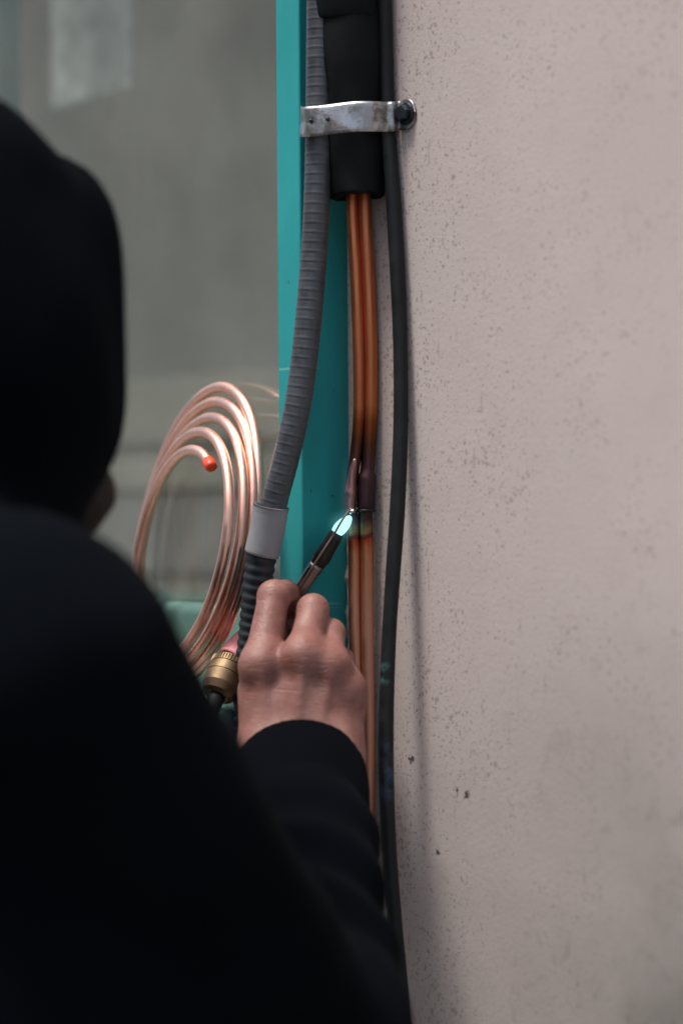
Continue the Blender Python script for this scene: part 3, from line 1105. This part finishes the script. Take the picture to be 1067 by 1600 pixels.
def surface_nets(fn, lo, hi, h):
    lo = np.asarray(lo, np.float64)
    n = np.ceil((np.asarray(hi) - lo) / h).astype(int) + 1
    ax = [np.arange(k, dtype=np.float32) * h + l for k, l in zip(n, lo)]
    Dg = np.empty(tuple(n), np.float32)
    for i0 in range(0, n[0], 16):                     # slabs keep memory low
        g = np.stack(np.meshgrid(ax[0][i0:i0 + 16], ax[1], ax[2], indexing='ij'), -1)
        Dg[i0:i0 + 16] = fn(g)
    ins = Dg < 0
    nx, ny, nz = n - 1
    acc = np.zeros((nx, ny, nz, 3), np.float32)
    cnt = np.zeros((nx, ny, nz), np.float32)
    for axis in range(3):
        sl0 = [slice(None)] * 3
        sl1 = [slice(None)] * 3
        sl0[axis] = slice(0, -1)
        sl1[axis] = slice(1, None)
        d0, d1 = Dg[tuple(sl0)], Dg[tuple(sl1)]
        cr = (d0 < 0) != (d1 < 0)
        tt = np.where(cr, d0 / np.where(cr, d0 - d1, 1), 0)
        oth = [k for k in range(3) if k != axis]
        for o1 in (0, 1):
            for o2 in (0, 1):
                s_ = [slice(None)] * 3
                s_[oth[0]] = slice(o1, o1 + (n[oth[0]] - 1))
                s_[oth[1]] = slice(o2, o2 + (n[oth[1]] - 1))
                c_ = cr[tuple(s_)]
                cnt += c_
                acc[..., axis] += np.where(c_, tt[tuple(s_)], 0)
                acc[..., oth[0]] += c_ * o1
                acc[..., oth[1]] += c_ * o2
    act = cnt > 0
    idx = -np.ones(act.shape, np.int64)
    idx[act] = np.arange(act.sum())
    base = np.argwhere(act)
    V = (base + acc[act] / cnt[act][:, None]) * h + lo
    faces = []
    for axis in range(3):
        oth = [k for k in range(3) if k != axis]
        sl0 = [slice(1, -1)] * 3
        sl1 = [slice(1, -1)] * 3
        sl0[axis] = slice(0, -1)
        sl1[axis] = slice(1, None)
        a = ins[tuple(sl0)]
        b = ins[tuple(sl1)]
        for flip in (False, True):
            e = np.argwhere((a & ~b) if not flip else (~a & b))
            if not len(e):
                continue
            e[:, oth[0]] += 1
            e[:, oth[1]] += 1
            o1 = np.zeros(3, int); o1[oth[0]] = 1
            o2 = np.zeros(3, int); o2[oth[1]] = 1
            q = [idx[tuple((e - o1 - o2).T)], idx[tuple((e - o2).T)], idx[tuple(e.T)], idx[tuple((e - o1).T)]]
            f_ = np.stack(q, 1)
            if flip ^ (axis == 1):
                f_ = f_[:, ::-1]
            faces.append(f_)
    return V, np.concatenate(faces)


def laplace(V, Fq, it, lam=0.5):
    V = V.copy()
    e = np.concatenate([Fq[:, [0, 1]], Fq[:, [1, 2]], Fq[:, [2, 3]], Fq[:, [3, 0]]])
    e = np.concatenate([e, e[:, ::-1]])
    deg = np.bincount(e[:, 0], minlength=len(V))[:, None]
    for _ in range(it):
        acc = np.stack([np.bincount(e[:, 0], V[e[:, 1], k], len(V)) for k in range(3)], 1)
        V += lam * (acc / np.maximum(deg, 1) - V)
    return V


def mesh_np(name, V, Fq, m, parent):
    me = bpy.data.meshes.new(name)
    me.vertices.add(len(V))
    me.vertices.foreach_set('co', np.asarray(V, np.float32).ravel())
    nf = len(Fq)
    me.loops.add(nf * 4)
    me.loops.foreach_set('vertex_index', Fq.astype(np.int32).ravel())
    me.polygons.add(nf)
    me.polygons.foreach_set('loop_start', np.arange(0, nf * 4, 4, dtype=np.int32))
    me.polygons.foreach_set('loop_total', np.full(nf, 4, np.int32))
    me.polygons.foreach_set('use_smooth', np.ones(nf, bool))
    me.update(calc_edges=True)
    me.validate()
    me.materials.append(m)
    o = bpy.data.objects.new(name, me)
    COL.objects.link(o)
    o.parent = parent
    o.matrix_parent_inverse = parent.matrix_basis.inverted()
    return o


ZG = -1.5                                  # the ground in the camera's level frame
fdir = np.array([math.sin(R(50)), math.cos(R(50)), 0])
sdir = np.array([math.cos(R(50)), -math.sin(R(50)), 0])
up_ = np.array([0, 0, 1.0])
AX = np.array([fdir, sdir, up_])

S_r = C(70, 1060, 1.33)
E_r = C(482, 1655, 1.50)
W_r = C(468, 1200, 1.775)
S_l = S_r - 0.39 * sdir + up_ * 0.0
neck = (S_r + S_l) / 2 + up_ * 0.03 + fdir * 0.01
head = C(-118, 500, 1.49)
Wl = C(120, 1160, 1.78)
E_l = (S_l + Wl) / 2 + np.array([-0.06, 0.0, -0.20])
hip = (S_r + S_l) / 2 - up_ * 0.52 - fdir * 0.05
hip_r, hip_l = hip + sdir * 0.095, hip - sdir * 0.095
kn_r = np.array([*(hip_r[:2] + fdir[:2] * 0.05), ZG + 0.50])
kn_l = np.array([*(hip_l[:2] + fdir[:2] * 0.07), ZG + 0.50])
an_r = np.array([*(hip_r[:2] - fdir[:2] * 0.03 + sdir[:2] * 0.03), ZG + 0.10])
an_l = np.array([*(hip_l[:2] + fdir[:2] * 0.02 - sdir[:2] * 0.03), ZG + 0.10])

person = bpy.data.objects.new('person', None)
person.location = Vector(c2w(np.array([hip[0], hip[1], ZG])))
COL.objects.link(person)
tag(person, 'person in a black hooded sweatshirt seen from behind, holding a lit torch to the pipe', 'person')


def head_sdf(p):
    d = sd_ell(p, head, (0.098, 0.076, 0.118), AX)
    d = smin(d, sd_ell(p, head + fdir * 0.035 - up_ * 0.075, (0.055, 0.05, 0.055), AX), 0.03)      # jaw
    d = smin(d, sd_ell(p, head + fdir * 0.074 - up_ * 0.108, (0.022, 0.024, 0.018), AX), 0.02)     # chin
    d = smin(d, sd_caps(p, head + fdir * 0.095 + up_ * 0.005, head + fdir * 0.115 - up_ * 0.035, 0.008, 0.013), 0.012)   # nose
    d = smin(d, sd_caps(p, head + fdir * 0.088 - sdir * 0.03 + up_ * 0.022, head + fdir * 0.088 + sdir * 0.03 + up_ * 0.022, 0.011, 0.011), 0.014)   # brow
    for sg in (-1, 1):
        d = smax(d, -sd_ell(p, head + fdir * 0.104 + sdir * 0.031 * sg + up_ * 0.004, (0.014, 0.016, 0.010), AX), 0.01)  # eye sockets
        d = smin(d, sd_ell(p, head + fdir * 0.085 + sdir * 0.030 * sg + up_ * 0.003, (0.012, 0.012, 0.010), AX), 0.004)  # eyes
        d = smin(d, sd_ell(p, head - fdir * 0.005 + sdir * 0.080 * sg - up_ * 0.01, (0.018, 0.008, 0.030), AX), 0.008)   # ears
    d = smin(d, sd_caps(p, head + fdir * 0.094 - sdir * 0.018 - up_ * 0.064, head + fdir * 0.094 + sdir * 0.018 - up_ * 0.064, 0.006, 0.006), 0.008)
    d = smin(d, sd_caps(p, head - fdir * 0.01 - up_ * 0.06, neck - up_ * 0.05, 0.055, 0.062), 0.04)
    return d


def body_sdf(p):
    d = head_sdf(p)
    chest = (S_r + S_l) / 2 - up_ * 0.13
    d = smin(d, sd_ell(p, chest, (0.085, 0.14, 0.16), AX), 0.05)
    d = smin(d, sd_ell(p, hip + up_ * 0.06, (0.085, 0.13, 0.17), AX), 0.05)
    for S_, E_, W_ in ((S_r, E_r, W_r), (S_l, E_l, Wl)):
        d = smin(d, sd_caps(p, S_, E_, 0.048, 0.036), 0.03)
        d = smin(d, sd_caps(p, E_, W_, 0.038, 0.027), 0.01)
    for h_, k_, a_n in ((hip_r, kn_r, an_r), (hip_l, kn_l, an_l)):
        d = smin(d, sd_caps(p, h_, k_, 0.078, 0.050), 0.03)
        d = smin(d, sd_caps(p, k_, a_n, 0.050, 0.036), 0.02)
    # left hand lies against the coil: palm and fingers, coarse
    return d


def hand_px(*a):
    return C(*a)


# right hand, back of the hand to the camera, fingers curled over the torch neck
HP = {
    'wr': (470, 1190, 1.770),
    'idx': [(408, 1040, 1.778), (428, 932, 1.808), (446, 926, 1.842), (456, 950, 1.858)],
    'mid': [(474, 1026, 1.772), (489, 953, 1.806), (482, 958, 1.842), (470, 985, 1.860)],
    'rng': [(515, 1042, 1.776), (516, 990, 1.808), (508, 992, 1.842), (492, 1016, 1.860)],
    'pky': [(540, 1078, 1.782), (533, 1032, 1.812), (522, 1030, 1.840), (510, 1048, 1.856)],
    'thb': [(412, 1130, 1.788), (406, 1078, 1.808), (424, 1010, 1.838), (444, 975, 1.862)],
}
RAD = {'idx': (0.0136, 0.0116, 0.0098, 0.0085), 'mid': (0.0130, 0.0112, 0.0100, 0.0088), 'rng': (0.0122, 0.0105, 0.0092, 0.0080), 'pky': (0.0112, 0.0090, 0.0078, 0.0070), 'thb': (0.0150, 0.0130, 0.0115, 0.0095)}


def hand_sdf(p):
    wr = C(*HP['wr'])
    wrl, wrr = wr + np.array([-0.021, 0, 0]), wr + np.array([0.021, 0, 0])
    d = None
    fd = (E_r - wr) / np.linalg.norm(E_r - wr)
    # metacarpals make the back of the hand
    roots = {'idx': wr + np.array([-0.020, -0.002, 0.0]), 'mid': wr + np.array([-0.006, -0.006, 0.0]), 'rng': wr + np.array([0.009, -0.005, 0]), 'pky': wr + np.array([0.022, 0, 0])}
    palm = None
    for k in ('idx', 'mid', 'rng', 'pky'):
        m0 = C(*HP[k][0])
        c_ = sd_caps(p, roots[k], m0 + np.array([0, 0.005, -0.002]), 0.0175, 0.0145)
        palm = c_ if palm is None else smin(palm, c_, 0.014)
    # thumb pad, left edge of the hand
    palm = smin(palm, sd_caps(p, wrl + np.array([-0.003, 0.004, 0.004]), C(404, 1082, 1.797), 0.018, 0.0155), 0.014)
    palm = smin(palm, sd_caps(p, wrr + np.array([0.003, 0.004, 0.006]), C(533, 1100, 1.79), 0.016, 0.0145), 0.014)
    # wrist into forearm
    palm = smin(palm, sd_caps(p, wrl + np.array([0.001, 0, 0]), wrl + fd * 0.11 + np.array([.007, 0, 0]), 0.0225, 0.022), 0.02)
    palm = smin(palm, sd_caps(p, wrr + np.array([-0.001, 0, 0]), wrr + fd * 0.11 + np.array([-.007, 0, 0]), 0.0225, 0.022), 0.02)
    # knuckles
    for k, r_ in (('idx', 0.0118), ('mid', 0.0122), ('rng', 0.0112), ('pky', 0.0100)):
        m0 = C(*HP[k][0])
        palm = smin(palm, np.linalg.norm(p - (m0 + np.array([0, -0.0035, 0.001])), axis=-1) - r_, 0.010)
    # tendons
    for k in ('idx', 'mid', 'rng'):
        m0 = C(*HP[k][0]) + np.array([0, -0.011, -0.006])
        palm = smin(palm, sd_caps(p, m0, m0 + (roots[k] + np.array([0, -0.0135, 0.0]) - m0) * 0.75, 0.0036, 0.0022), 0.005)
    d = palm
    fin = None
    for k in ('idx', 'mid', 'rng', 'pky'):
        q = [C(*a) for a in HP[k]]
        r_ = RAD[k]
        f_ = sd_caps(p, q[0] + np.array([0, 0.002, 0]), q[1], r_[0], r_[1])
        f_ = smin(f_, np.linalg.norm(p - (q[1] + np.array([0, 0.001, 0.0])), axis=-1) - r_[1] * 1.0, 0.004)
        f_ = smin(f_, sd_caps(p, q[1], q[2], r_[1] * 0.97, r_[2]), 0.004)
        f_ = smin(f_, sd_caps(p, q[2], q[3], r_[2], r_[3]), 0.003)
        fin = f_ if fin is None else smin(fin, f_, 0.0022)
    d = smin(d, fin, 0.011)
    q = [C(*a) for a in HP['thb']]
    r_ = RAD['thb']
    th = smin(sd_caps(p, q[0], q[1], r_[0], r_[1]), sd_caps(p, q[1], q[2], r_[1], r_[2]), 0.006)
    th = smin(th, sd_caps(p, q[2], q[3], r_[2], r_[3]), 0.004)
    d = smin(d, th, 0.006)
    return d


def left_hand_sdf(p):
    base = Wl
    dirh = np.array([0.62, 0.70, 0.05])
    dirh = dirh / np.linalg.norm(dirh)
    sideh = np.cross(dirh, np.array([0, 0, 1.0]))
    sideh = sideh / np.linalg.norm(sideh)
    upv = np.cross(sideh, dirh)
    d = sd_caps(p, base - dirh * 0.02, base + dirh * 0.05, 0.026, 0.030)
    for k, (o_, ln) in enumerate(((0.028, 0.030), (0.010, 0.036), (-0.008, 0.034), (-0.025, 0.026))):
        a0 = base + dirh * 0.06 + upv * o_
        a1 = a0 + dirh * ln
        a2 = a1 + (dirh * 0.5 - sideh * 0.85) * ln * 0.8
        d = smin(d, sd_caps(p, a0, a1, 0.0105, 0.0095), 0.006)
        d = smin(d, sd_caps(p, a1, a2, 0.0095, 0.0078), 0.003)
    t0 = base + dirh * 0.02 + upv * 0.025
    t1 = t0 + upv * 0.028 + dirh * 0.025 - sideh * 0.008
    t2 = t1 + dirh * 0.028 - sideh * 0.012
    d = smin(d, sd_caps(p, t0, t1, 0.014, 0.0115), 0.008)
    d = smin(d, sd_caps(p, t1, t2, 0.0115, 0.009), 0.003)
    return d


def bbox(pts, pad):
    a = np.array(pts)
    return a.min(0) - pad, a.max(0) + pad


allp = [head + up_ * 0.14, head - fdir * .1, head + fdir * .12, S_r, S_l, E_r, E_l, W_r, Wl, hip_r, hip_l, kn_r, kn_l, an_r, an_l]
lo_, hi_ = bbox(allp, 0.12)
Vb, Fb = surface_nets(body_sdf, lo_, hi_, 0.010)
# fine hand
lo_, hi_ = bbox([C(*HP['wr']) + (E_r - C(*HP['wr'])) * 0.35] + [C(*a) for k in ('idx', 'mid', 'rng', 'pky', 'thb') for a in HP[k]], 0.03)
Vh, Fh = surface_nets(hand_sdf, lo_, hi_, 0.0014)
Vh = laplace(Vh, Fh, 3)
lo_, hi_ = bbox([Wl], 0.16)
Vl, Fl = surface_nets(left_hand_sdf, lo_, hi_, 0.003)
Vall = np.concatenate([Vb, Vh, Vl])
Fall = np.concatenate([Fb, Fh + len(Vb), Fl + len(Vb) + len(Vh)])
body = mesh_np('body', c2w(Vall), Fall, MAT['skin'], person)
# knuckles are redder than the rest of the skin
bl = np.zeros(len(Vall), np.float32)
for k in ('idx', 'mid', 'rng', 'pky'):
    for q_, r_, w_ in ((0, 0.0155, 0.75), (1, 0.0115, 0.55)):
        dd = np.linalg.norm(Vall - C(*HP[k][q_]), axis=1)
        bl = np.maximum(bl, w_ * np.exp(-(dd / r_) ** 2 * 0.7))
at_ = body.data.attributes.new('blush', 'FLOAT', 'POINT')
if len(body.data.vertices) == len(bl):
    at_.data.foreach_set('value', bl)


def wav(p, fx, fy, fz, ph):
    return np.sin(p[..., 0] * fx + ph) * np.sin(p[..., 1] * fy + 1.7 * ph) * np.sin(p[..., 2] * fz + 0.6 * ph)


fa = (W_r - E_r) / np.linalg.norm(W_r - E_r)          # along the right forearm
CUFF = W_r - fa * 0.012


def hoodie_sdf(p):
    # hood: crown lobe and front lobe
    l1 = C(-68, 500, 1.50)
    l2 = C(72, 484, 1.545)
    d = sd_ell(p, l1, (0.090, 0.090, 0.143), AX)
    d = smin(d, sd_ell(p, head, (0.112, 0.094, 0.134), AX), 0.02)
    h2 = sd_ell(p, l2, (0.046, 0.064, 0.098), AX)
    h2 = smin(h2, sd_ell(p, C(52, 590, 1.545), (0.042, 0.062, 0.075), AX), 0.02)
    d = smin(d, h2, 0.0025)
    # face opening
    d = smax(d, -sd_ell(p, C(120, 560, 1.60), (0.055, 0.062, 0.085), AX), 0.008)
    # hood falls to the neck and shoulders
    d = smin(d, sd_caps(p, C(-70, 620, 1.50), neck + up_ * 0.0, 0.098, 0.092), 0.03)
    d = smin(d, sd_caps(p, C(20, 700, 1.53), neck + up_ * 0.0 + fdir * 0.06, 0.040, 0.07), 0.02)
    chest = (S_r + S_l) / 2 - up_ * 0.13
    t = sd_ell(p, chest, (0.135, 0.20, 0.215), AX)
    t = smin(t, sd_ell(p, hip + up_ * 0.10, (0.13, 0.19, 0.24), AX), 0.10)
    t = smin(t, sd_caps(p, neck + up_ * 0.005, S_r + up_ * 0.022 - sdir * 0.03, 0.075, 0.068), 0.04)
    t = smin(t, sd_caps(p, neck + up_ * 0.005, S_l + up_ * 0.022 + sdir * 0.03, 0.075, 0.068), 0.04)
    t = smin(t, sd_caps(p, hip + up_ * 0.20 + sdir * 0.10, S_r * 0.3 + E_r * 0.7 - fdir * 0.03, 0.10, 0.055), 0.06)     # slack of the cloth under the arm
    d = smin(d, t, 0.03)
    # sleeves
    s1 = sd_caps(p, S_r, E_r, 0.075, 0.060)
    f1 = sd_caps(p, E_r, W_r, 0.061, 0.046)
    along = (p - E_r.astype(np.float32)) @ fa.astype(np.float32)
    fold = 0.0060 * np.sin(along * 105 + p[..., 0] * 28) * np.clip(1 - np.abs(along - 0.13) / 0.16, 0, 1)
    f1 = f1 + fold
    f1 = smax(f1, along - float((CUFF - E_r) @ fa), 0.006)
    d = smin(d, smin(s1, f1, 0.02), 0.035)
    fb = (Wl - E_l) / np.linalg.norm(Wl - E_l)
    s2 = sd_caps(p, S_l, E_l, 0.075, 0.060)
    al2 = (p - E_l.astype(np.float32)) @ fb.astype(np.float32)
    f2 = smax(sd_caps(p, E_l, Wl, 0.060, 0.040), al2 - float((Wl - E_l) @ fb) + 0.015, 0.006)
    d = smin(d, smin(s2, f2, 0.02), 0.035)
    # hem
    d = smax(d, -(p[..., 2] - (hip[2] - 0.09)), 0.015)
    d = d + 0.0050 * wav(p, 31, 27, 38, 0.4) + 0.0022 * wav(p, 70, 62, 55, 1.3)
    return d


lo_, hi_ = bbox([C(-60, 500, 1.5) + up_ * 0.10, C(-60, 500, 1.5) - fdir * .1, S_r, S_l, E_r, E_l, W_r, Wl, hip_r, hip_l], 0.13)
Vc, Fc = surface_nets(hoodie_sdf, lo_, hi_, 0.0075)
Vc = laplace(Vc, Fc, 2)
hoodie = mesh_np('hoodie', c2w(Vc), Fc, MAT['cloth'], person)

# ribbed cuff of the right sleeve
c0, c1 = CUFF - fa * 0.060, CUFF + fa * 0.006
cpath = np.array([c0 + (c1 - c0) * k for k in np.linspace(0, 1, 30)])
rib = lambda d, a: (0.0475 + 0.0016 * math.sin(min(1, d / 0.066) * 3.1)) * (1 + 0.003 * np.sin(a * 40)) * (1 + 0.02 * np.cos(2 * a))
Vq, Fq = sweep(c2w(cpath), rib, 160, cap=False)
ring_ = Vq[-160:]
cen = c2w(cpath)[-1]
ext = []
axw = (c2w(cpath)[-1] - c2w(cpath)[-2])
axw = axw / np.linalg.norm(axw)
for s_, a_ in ((0.985, 0.0015), (0.95, 0.0018), (0.90, 0.0), (0.86, -0.012)):
    ext.append(cen + (ring_ - cen) * s_ + axw * a_)
Vq = np.concatenate([Vq] + ext)
for i in range(29, 33):
    for k in range(160):
        k2 = (k + 1) % 160
        Fq.append((i * 160 + k, i * 160 + k2, (i + 1) * 160 + k2, (i + 1) * 160 + k))
o = mesh('cuff', Vq, Fq, MAT['cloth'], hoodie)


def trouser_sdf(p):
    d = sd_ell(p, hip, (0.125, 0.175, 0.13), AX)
    for h_, k_, a_n in ((hip_r, kn_r, an_r), (hip_l, kn_l, an_l)):
        d = smin(d, smin(sd_caps(p, h_, k_, 0.098, 0.072), sd_caps(p, k_, a_n, 0.072, 0.062), 0.02), 0.02)
    d = smax(d, -(p[..., 2] - (ZG + 0.055)), 0.01)
    d = smax(d, p[..., 2] - (hip[2] + 0.05), 0.01)
    return d + 0.004 * wav(p, 40, 38, 24, 0.8)


lo_, hi_ = bbox([hip + up_ * .06, hip_r + sdir * .1, hip_l - sdir * .1, kn_r, kn_l, an_r, an_l], 0.12)
Vt, Ft = surface_nets(trouser_sdf, lo_, hi_, 0.013)
mesh_np('trousers', c2w(Vt), Ft, MAT['denim'], person)
for a_n in (an_r, an_l):
    def shoe_sdf(p, a_n=a_n):
        g = np.array([a_n[0], a_n[1], ZG])
        d = sd_caps(p, g + up_ * 0.055 - fdir * 0.03, g + up_ * 0.045 + fdir * 0.13, 0.046, 0.042)
        d = smin(d, sd_caps(p, g + up_ * 0.05, g + up_ * 0.13, 0.048, 0.050), 0.03)
        return smax(d, -(p[..., 2] - (ZG + 0.005)), 0.008)
    lo_, hi_ = bbox([a_n - fdir * .08, a_n + fdir * 0.18, np.array([a_n[0], a_n[1], ZG])], 0.07)
    Vs, Fs = surface_nets(shoe_sdf, lo_, hi_, 0.007)
    mesh_np('shoe', c2w(Vs), Fs, MAT['shoe'], person)


def beard_sdf(p):
    d = sd_ell(p, C(120, 762, 1.56), (0.020, 0.034, 0.024), AX)
    d = smin(d, sd_caps(p, C(118, 720, 1.565), C(120, 800, 1.55), 0.015, 0.017), 0.01)
    d = smin(d, sd_caps(p, C(90, 740, 1.54), C(120, 770, 1.56), 0.03, 0.018), 0.01)
    return d + 0.0012 * wav(p, 300, 320, 340, 0.3) + 0.0015 * wav(p, 170, 160, 150, 1.1)


lo_, hi_ = bbox([C(118, 720, 1.56), C(120, 800, 1.55), C(80, 760, 1.55)], 0.05)
Vs, Fs = surface_nets(beard_sdf, lo_, hi_, 0.0035)
mesh_np('beard', c2w(Vs), Fs, MAT['hair'], person)
